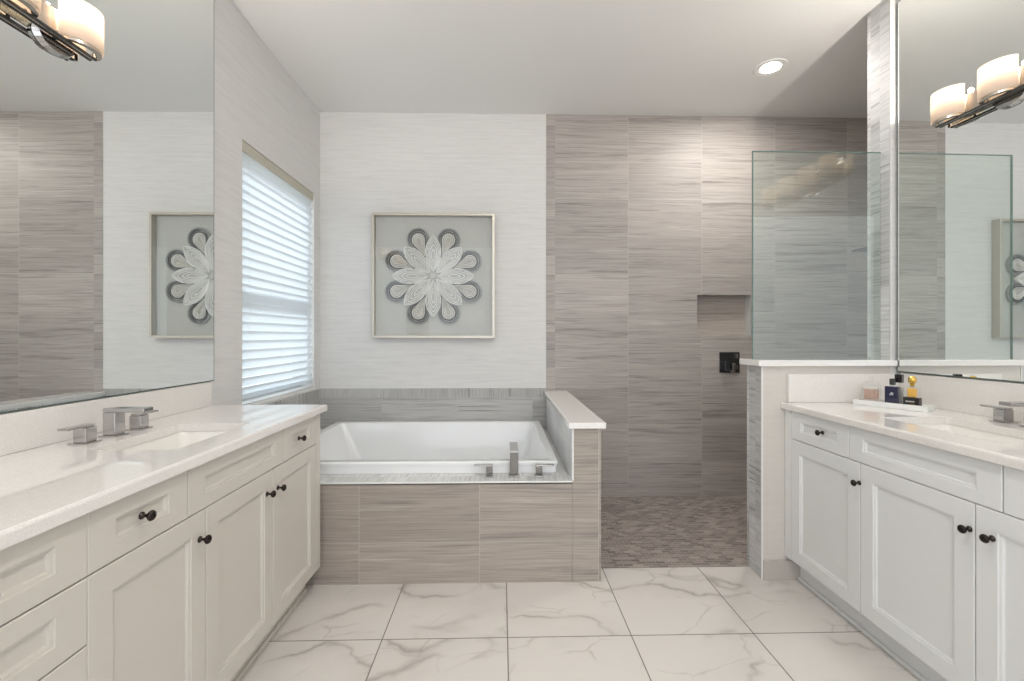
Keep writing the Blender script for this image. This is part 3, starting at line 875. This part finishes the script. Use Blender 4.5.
# ================================================================== VANITY LIGHTS
def vanity_light(label, x, s, ys, z, canopy_y):
    t = thing('vanity_light', (x, sum(ys) / len(ys), z), label, 'wall light', None)
    zb = z - 0.075
    y0, y1 = min(ys) - 0.045, max(ys) + 0.045
    # oval wall canopy
    ring0 = [(x + s * 0.0005, canopy_y + 0.065 * math.cos(a), zb - 0.002 + 0.045 * math.sin(a)) for a in [2 * PI * k / 24 for k in range(24)]]
    ring1 = [(x + s * 0.018, canopy_y + 0.058 * math.cos(a), zb - 0.002 + 0.038 * math.sin(a)) for a in [2 * PI * k / 24 for k in range(24)]]
    MB().loft([ring0, ring1], m_chrome, cap0=True, cap1=True).build('wall_canopy', t)
    # flat back plate
    a0, a1 = sorted((x + s * 0.019, x + s * 0.026))
    MB().box((a0, y0 + 0.01, z - 0.070), (a1, y1 - 0.01, z + 0.012), m_nickel).build('back_plate', t, bevel=0.001)
    # double rail below
    b = MB()
    a0, a1 = sorted((x + s * 0.026, x + s * 0.034)); b.box((a0, y0, zb - 0.007), (a1, y1, zb), m_dark)
    a0, a1 = sorted((x + s * 0.034, x + s * 0.046)); b.box((a0, y0, zb - 0.005), (a1, y1, zb), m_nickel)
    a0, a1 = sorted((x + s * 0.046, x + s * 0.052)); b.box((a0, y0, zb - 0.007), (a1, y1, zb), m_dark)
    b.build('rail', t)
    for yy in ys:
        n = 16
        def arc(rx, ry, dx=0.0):
            return [(x + s * (0.030 + dx + rx * math.sin(PI * k / n)), yy - ry * math.cos(PI * k / n)) for k in range(n + 1)]
        # curved metal tray under the shade
        o_, i_ = arc(0.056, 0.062), arc(0.038, 0.050)
        b = MB()
        zt0, zt1 = z - 0.073, z - 0.050
        for k in range(n):
            p, q, r_, u_ = o_[k], o_[k + 1], i_[k + 1], i_[k]
            b.face([(*p, zt0), (*q, zt0), (*q, zt1), (*p, zt1)], m_nickel)
            b.face([(*p, zt1), (*q, zt1), (*r_, zt1), (*u_, zt1)], m_nickel)
            b.face([(*u_, zt0), (*r_, zt0), (*q, zt0), (*p, zt0)], m_nickel)
            b.face([(*r_, zt0), (*u_, zt0), (*u_, zt1), (*r_, zt1)], m_nickel)
        b.build('shade_holder', t, smooth=False)
        # frosted curved shade
        o_, i_ = arc(0.062, 0.067), arc(0.057, 0.063)
        z0, z1 = z - 0.062, z + 0.064
        b = MB()
        for k in range(n):
            p, q, r_, u_ = o_[k], o_[k + 1], i_[k + 1], i_[k]
            b.face([(*p, z0), (*q, z0), (*q, z1), (*p, z1)], m_shade)
            b.face([(*r_, z0), (*u_, z0), (*u_, z1), (*r_, z1)], m_shade)
            b.face([(*p, z1), (*q, z1), (*r_, z1), (*u_, z1)], m_shade)
            b.face([(*u_, z0), (*r_, z0), (*q, z0), (*p, z0)], m_shade)
        b.build('lamp_shade', t, smooth=True)
        cx = x + s * 0.052
        MB().lathe([(0.012, 0), (0.012, 0.050), (0.009, 0.052)], m_nickel, (cx, yy - 0.02, z - 0.050), n=16).build('bulb_holder', t, smooth=False)
        MB().lathe([(0.006, 0.0), (0.009, 0.006), (0.009, 0.034), (0.005, 0.042), (0.0, 0.044)], m_bulb, (cx, yy - 0.02, z + 0.003), n=12).build('bulb', t, smooth=True)
        ld = bpy.data.lights.new('vanity_bulb_light', 'POINT'); ld.energy = BULB_W; ld.color = (1.0, 0.91, 0.82); ld.shadow_soft_size = 0.008
        lo = bpy.data.objects.new('vanity_bulb_light', ld); C.objects.link(lo); lo.location = (cx, yy - 0.02, z + 0.060)
    return t
vanity_light('chrome vanity light with frosted curved shades on the left mirror', MXL + 0.0, 1, (1.525, 1.315, 1.105, 0.895), 2.285, 1.47)
vanity_light('chrome vanity light with four frosted curved shades on the right mirror', MXR - 0.0, -1, (1.995, 1.79, 1.585, 1.38), 2.312, 1.77)

# ================================================================== DOWNLIGHTS
def downlight(x, y, label, vis=True):
    t = thing('recessed_light', (x, y, ZC), label, 'ceiling light', None)
    n = 32
    MB().lathe([(0.063, 0.0), (0.066, -0.003), (0.098, -0.006), (0.103, -0.001), (0.103, 0.0)], m_white, (x, y, ZC), n=n).build('trim_ring', t, smooth=False)
    MB().lathe([(0.0, -0.0015), (0.0625, -0.0015)], m_lens, (x, y, ZC), n=n).build('lens', t)
    ld = bpy.data.lights.new('downlight_lamp', 'AREA'); ld.shape = 'DISK'; ld.size = 0.15; ld.energy = DOWNLIGHT_W; ld.color = (1.0, 0.97, 0.93)
    lo = bpy.data.objects.new('downlight_lamp', ld); C.objects.link(lo); lo.location = (x, y, ZC - 0.012)
downlight(1.80, 2.965, 'round recessed ceiling light, lit, above the shower')
downlight(0.3, 0.9, 'added unseen recessed ceiling light above the floor between vanities')  # extra lamp added out of view to brighten the room
downlight(0.3, -0.9, 'added unseen recessed ceiling light behind the camera')  # unseen lamp added for more light from behind

# ================================================================== FRAMED ART
ax0, ax1, az0, az1 = -1.022, -0.050, 1.250, 2.240
afy = 3.575
art = thing('framed_artwork', (0.5 * (ax0 + ax1), YB - 0.001, az0), 'square shadow box frame with a quilled paper flower on the white wall over the tub', 'wall art')
b = MB()
fw = 0.020
for (a, c) in (((ax0, afy, az0), (ax0 + fw, YB - 0.001, az1)), ((ax1 - fw, afy, az0), (ax1, YB - 0.001, az1)),
               ((ax0 + fw, afy, az0), (ax1 - fw, YB - 0.001, az0 + fw)), ((ax0 + fw, afy, az1 - fw), (ax1 - fw, YB - 0.001, az1))):
    b.box(a, c, m_frame)
b.build('frame', art, bevel=0.002)
MB().box((ax0 + fw, YB - 0.014, az0 + fw), (ax1 - fw, YB - 0.002, az1 - fw), m_mat).build('backing_board', art)
MB().box((ax0 + fw, afy + 0.006, az0 + fw), (ax1 - fw, afy + 0.009, az1 - fw), m_picglass).build('glass_front', art)
acx, acz, aby = -0.541, 1.742, YB - 0.0145

def ribbon(b, pts, th, y0, y1, m):
    n = len(pts)
    nr = []
    for i in range(n):
        p, q = pts[(i - 1) % n], pts[(i + 1) % n]
        dx, dz = q[0] - p[0], q[1] - p[1]
        l = math.hypot(dx, dz) or 1
        nr.append((-dz / l, dx / l))
    A = [(p[0] + a[0] * th / 2, p[1] + a[1] * th / 2) for p, a in zip(pts, nr)]
    B = [(p[0] - a[0] * th / 2, p[1] - a[1] * th / 2) for p, a in zip(pts, nr)]
    for i in range(n):
        j = (i + 1) % n
        b.face([(A[i][0], y0, A[i][1]), (A[j][0], y0, A[j][1]), (B[j][0], y0, B[j][1]), (B[i][0], y0, B[i][1])], m)
        b.face([(A[i][0], y1, A[i][1]), (A[j][0], y1, A[j][1]), (A[j][0], y0, A[j][1]), (A[i][0], y0, A[i][1])], m)
        b.face([(B[i][0], y0, B[i][1]), (B[j][0], y0, B[j][1]), (B[j][0], y1, B[j][1]), (B[i][0], y1, B[i][1])], m)

def petal(ang, kind):
    b = MB()
    ca, sa = math.cos(ang), math.sin(ang)
    def W(r, w): return (acx + r * ca - w * sa, acz + r * sa + w * ca)
    if kind == 'white':
        N_ = 28
        def leaf(r0, r1, hw):
            pts = []
            for k in range(N_):
                t = 2 * PI * k / N_
                u = 0.5 - 0.5 * math.cos(t)
                prof = (math.sin(PI * u ** 1.2)) ** 0.72 if 0 < u < 1 else 0
                pts.append(W(r0 + (r1 - r0) * u, hw * prof * (1 if t < PI else -1)))
            return pts
        y1 = aby
        for i, (r0, r1, hw) in enumerate(((0.034, 0.320, 0.060), (0.050, 0.303, 0.050), (0.066, 0.283, 0.040), (0.090, 0.252, 0.028), (0.115, 0.215, 0.014))):
            ribbon(b, leaf(r0, r1, hw), (0.0062 if i == 0 else 0.0048), aby - 0.034 + 0.003 * i, aby - 0.012, m_pw)
        pts = leaf(0.034, 0.320, 0.060)
        b.face([(p[0], aby - 0.013, p[1]) for p in pts], m_pwf)
        return b.build('white_petal', art)
    N_ = 32
    def drop(r0, rc, rad):
        # teardrop: point at r0, round head centred rc
        pts = []
        d = rc - r0
        a_t = math.acos(min(0.999, rad / d))
        for k in range(N_ - 1):
            a = -(PI - a_t) + 2 * (PI - a_t) * k / (N_ - 2)
            pts.append(W(rc + rad * math.cos(a), rad * math.sin(a)))
        pts.append(W(r0, 0))
        return pts
    for i, (r0, rc, rad, th, mm) in enumerate(((0.115, 0.320, 0.086, 0.009, m_pgl), (0.13, 0.318, 0.075, 0.008, m_pg), (0.165, 0.316, 0.059, 0.010, m_pgd),
                                    (0.18, 0.315, 0.048, 0.004, m_pw), (0.20, 0.315, 0.034, 0.003, m_pw), (0.23, 0.315, 0.020, 0.003, m_pw))):
        ribbon(b, drop(r0, rc, rad), th, aby - 0.020 + 0.001 * i, aby, mm)
    pts = drop(0.165, 0.316, 0.059)
    b.face([(p[0], aby - 0.003, p[1]) for p in pts], m_pgf)
    o = b.build('grey_petal', art)
    return o
for k in range(8):
    petal(PI / 8 + k * PI / 4, 'grey')
for k in range(8):
    petal(k * PI / 4, 'white')
b = MB()
b.lathe([(0.040, 0.014), (0.040, 0.030), (0.036, 0.036), (0.029, 0.033), (0.024, 0.040), (0.014, 0.043), (0.0, 0.043)], m_pwf, (acx, aby, acz), axis='-y', n=24)
b.build('flower_center', art)

# ================================================================== TRAY AND BOTTLES
TA = math.atan2(-0.26, 0.158)       # direction of the tray's long side, seen from above
tdx, tdy = math.cos(TA), math.sin(TA)
tnx, tny = -tdy, tdx                # towards the corner
T0 = (1.773, 2.225)                 # front left corner
TL, TW = 0.285, 0.095
VS = 1.38
def TP(a, c, z=0.0): return (T0[0] + a * tdx + c * tnx, T0[1] + a * tdy + c * tny, CT + 0.0004 + z * VS)
def tbox(b, a0, a1, c0, c1, z0, z1, m):
    P = [(a0, c0), (a1, c0), (a1, c1), (a0, c1)]
    lo = [TP(*p, z0) for p in P]; hi = [TP(*p, z1) for p in P]
    b.loft([lo, hi], m, cap0=True, cap1=True)
    return b
m_tray = marble('marble_tray', 0.5, 0.5, 0.3, 0.2, rough=0.2)
tray = thing('vanity_tray', TP(TL / 2, TW / 2), 'long white marble tray in the corner of the right worktop', 'tray')
b = MB(); tbox(b, 0, TL, 0, TW, 0, 0.008, m_white); b.build('base', tray, bevel=0.0015)
b = MB()
for q in ((0, TL, 0, 0.006), (0, TL, TW - 0.006, TW), (0, 0.006, 0.006, TW - 0.006), (TL - 0.006, TL, 0.006, TW - 0.006)):
    tbox(b, *q, 0.008, 0.018, m_white)
b.build('rim', tray)
ZT = 0.0083
def tlathe(name, parent, a, c, prof, m, smooth=True, n=20):
    p = TP(a, c, ZT)
    return MB().lathe([(r_, h_ * VS) for r_, h_ in prof], m, p, n=n).build(name, parent, smooth=smooth)

# cotton swab jar
ja, jc = 0.060, 0.048
jar = thing('swab_jar', TP(ja, jc, ZT), 'round clear lidded jar of cotton swabs on the left end of the tray', 'jar')
tlathe('jar_body', jar, ja, jc, [(0.0, 0.0), (0.036, 0.0), (0.038, 0.003), (0.038, 0.064), (0.0365, 0.064), (0.0365, 0.004), (0.0, 0.003)], m_clear, n=28)
tlathe('lid', jar, ja, jc, [(0.0, 0.0646), (0.039, 0.0646), (0.039, 0.068), (0.030, 0.074), (0.006, 0.077)], m_clear, n=28)
p = TP(ja, jc, ZT)
b = MB()
R, r_ = 0.0085, 0.0025
rings = [[(p[0] + (R + r_ * math.cos(v)) * math.cos(u) * 1.0, p[1] + r_ * math.sin(v), p[2] + 0.087 * VS + (R + r_ * math.cos(v)) * math.sin(u)) for v in [2 * PI * k / 8 for k in range(8)]] for u in [2 * PI * k / 16 for k in range(17)]]
b.loft(rings, m_clear); b.build('lid_ring', jar, smooth=True)
b = MB()
for k in range(60):
    a = random.random() * 2 * PI; rr = 0.031 * math.sqrt(random.random())
    x, y = p[0] + rr * math.cos(a), p[1] + rr * math.sin(a)
    z0 = p[2] + 0.006
    b.lathe([(0.0011, 0.0), (0.0011, 0.066)], m_stick, (x, y, z0 + 0.004), n=5)
    b.lathe([(0.0, 0.0), (0.0024, 0.003), (0.0024, 0.009), (0.0012, 0.013)], m_cotton, (x, y, z0), n=6)
    b.lathe([(0.0012, 0.0), (0.0026, 0.004), (0.0026, 0.010), (0.0, 0.014)], m_cotton, (x, y, z0 + 0.060), n=6)
tag(b.build('cotton_swabs'), 'pink-stemmed cotton swabs packed inside the clear jar', 'cotton swabs', kind='stuff')

# navy perfume bottle
na = 0.150
nb = thing('perfume_bottle', TP(na, 0.03, ZT), 'dark navy square perfume bottle in the middle of the tray', 'perfume bottle')
b = MB(); tbox(b, na - 0.027, na + 0.027, 0.014, 0.044, ZT, ZT + 0.066, m_navy); b.build('body', nb, bevel=0.003)
b = MB(); tbox(b, na - 0.008, na + 0.008, 0.021, 0.037, ZT + 0.066, ZT + 0.071, m_silver); b.build('collar', nb)
b = MB(); tbox(b, na - 0.010, na + 0.010, 0.019, 0.039, ZT + 0.071, ZT + 0.093, m_dark); b.build('cap', nb, bevel=0.002)
# small silver rider emblem
b = MB()
tbox(b, na - 0.008, na + 0.008, 0.0132, 0.0139, ZT + 0.036, ZT + 0.0375, m_silver)
tbox(b, na - 0.006, na + 0.005, 0.0132, 0.0139, ZT + 0.039, ZT + 0.042, m_silver)
tbox(b, na - 0.002, na + 0.003, 0.0132, 0.0139, ZT + 0.0425, ZT + 0.046, m_silver)
tbox(b, na + 0.004, na + 0.008, 0.0132, 0.0139, ZT + 0.041, ZT + 0.044, m_silver)
b.build('emblem', nb)

# clear bottle with black cube cap, behind
ca = 0.163
cb = thing('perfume_bottle', TP(ca, 0.07, ZT), 'clear perfume bottle with a black cube cap behind the navy bottle', 'perfume bottle')
b = MB(); tbox(b, ca - 0.016, ca + 0.018, 0.056, 0.084, ZT, ZT + 0.078, m_clear); b.build('body', cb)
b = MB(); tbox(b, ca - 0.013, ca + 0.015, 0.059, 0.081, ZT + 0.004, ZT + 0.060, m_pwf); b.build('perfume', cb)
b = MB(); tbox(b, ca - 0.014, ca + 0.014, 0.056, 0.084, ZT + 0.0785, ZT + 0.107, m_black); b.build('cap', cb, bevel=0.001)

# bottle with black label and gold cap
ga = 0.222
gb = thing('perfume_bottle', TP(ga, 0.04, ZT), 'clear perfume bottle with black label and gold cap at the right of the tray', 'perfume bottle')
b = MB(); tbox(b, ga - 0.029, ga + 0.029, 0.018, 0.050, ZT, ZT + 0.070, m_clear); b.build('body', gb)
b = MB(); tbox(b, ga - 0.016, ga + 0.016, 0.024, 0.044, ZT + 0.034, ZT + 0.064, m_amber); b.build('perfume', gb, bevel=0.003)
b = MB(); tbox(b, ga - 0.0295, ga + 0.0295, 0.0170, 0.0510, ZT + 0.001, ZT + 0.033, m_label); b.build('label', gb)
b = MB(); tbox(b, ga - 0.020, ga + 0.012, 0.0160, 0.0168, ZT + 0.018, ZT + 0.022, m_silver); tbox(b, ga - 0.006, ga + 0.014, 0.0160, 0.0168, ZT + 0.008, ZT + 0.011, m_gold); b.build('label_print', gb)
b = MB(); tbox(b, ga - 0.007, ga + 0.007, 0.027, 0.041, ZT + 0.070, ZT + 0.080, m_gold); b.build('collar', gb)
p = TP(ga, 0.034, ZT)
MB().lathe([(r_, h_ * VS) for r_, h_ in [(0.008, 0.080), (0.014, 0.083), (0.016, 0.092), (0.014, 0.101), (0.007, 0.105), (0.0, 0.105)]], m_gold, p, n=10).build('cap', gb)

for o in bpy.data.objects:
    if '_org' in o: del o['_org']
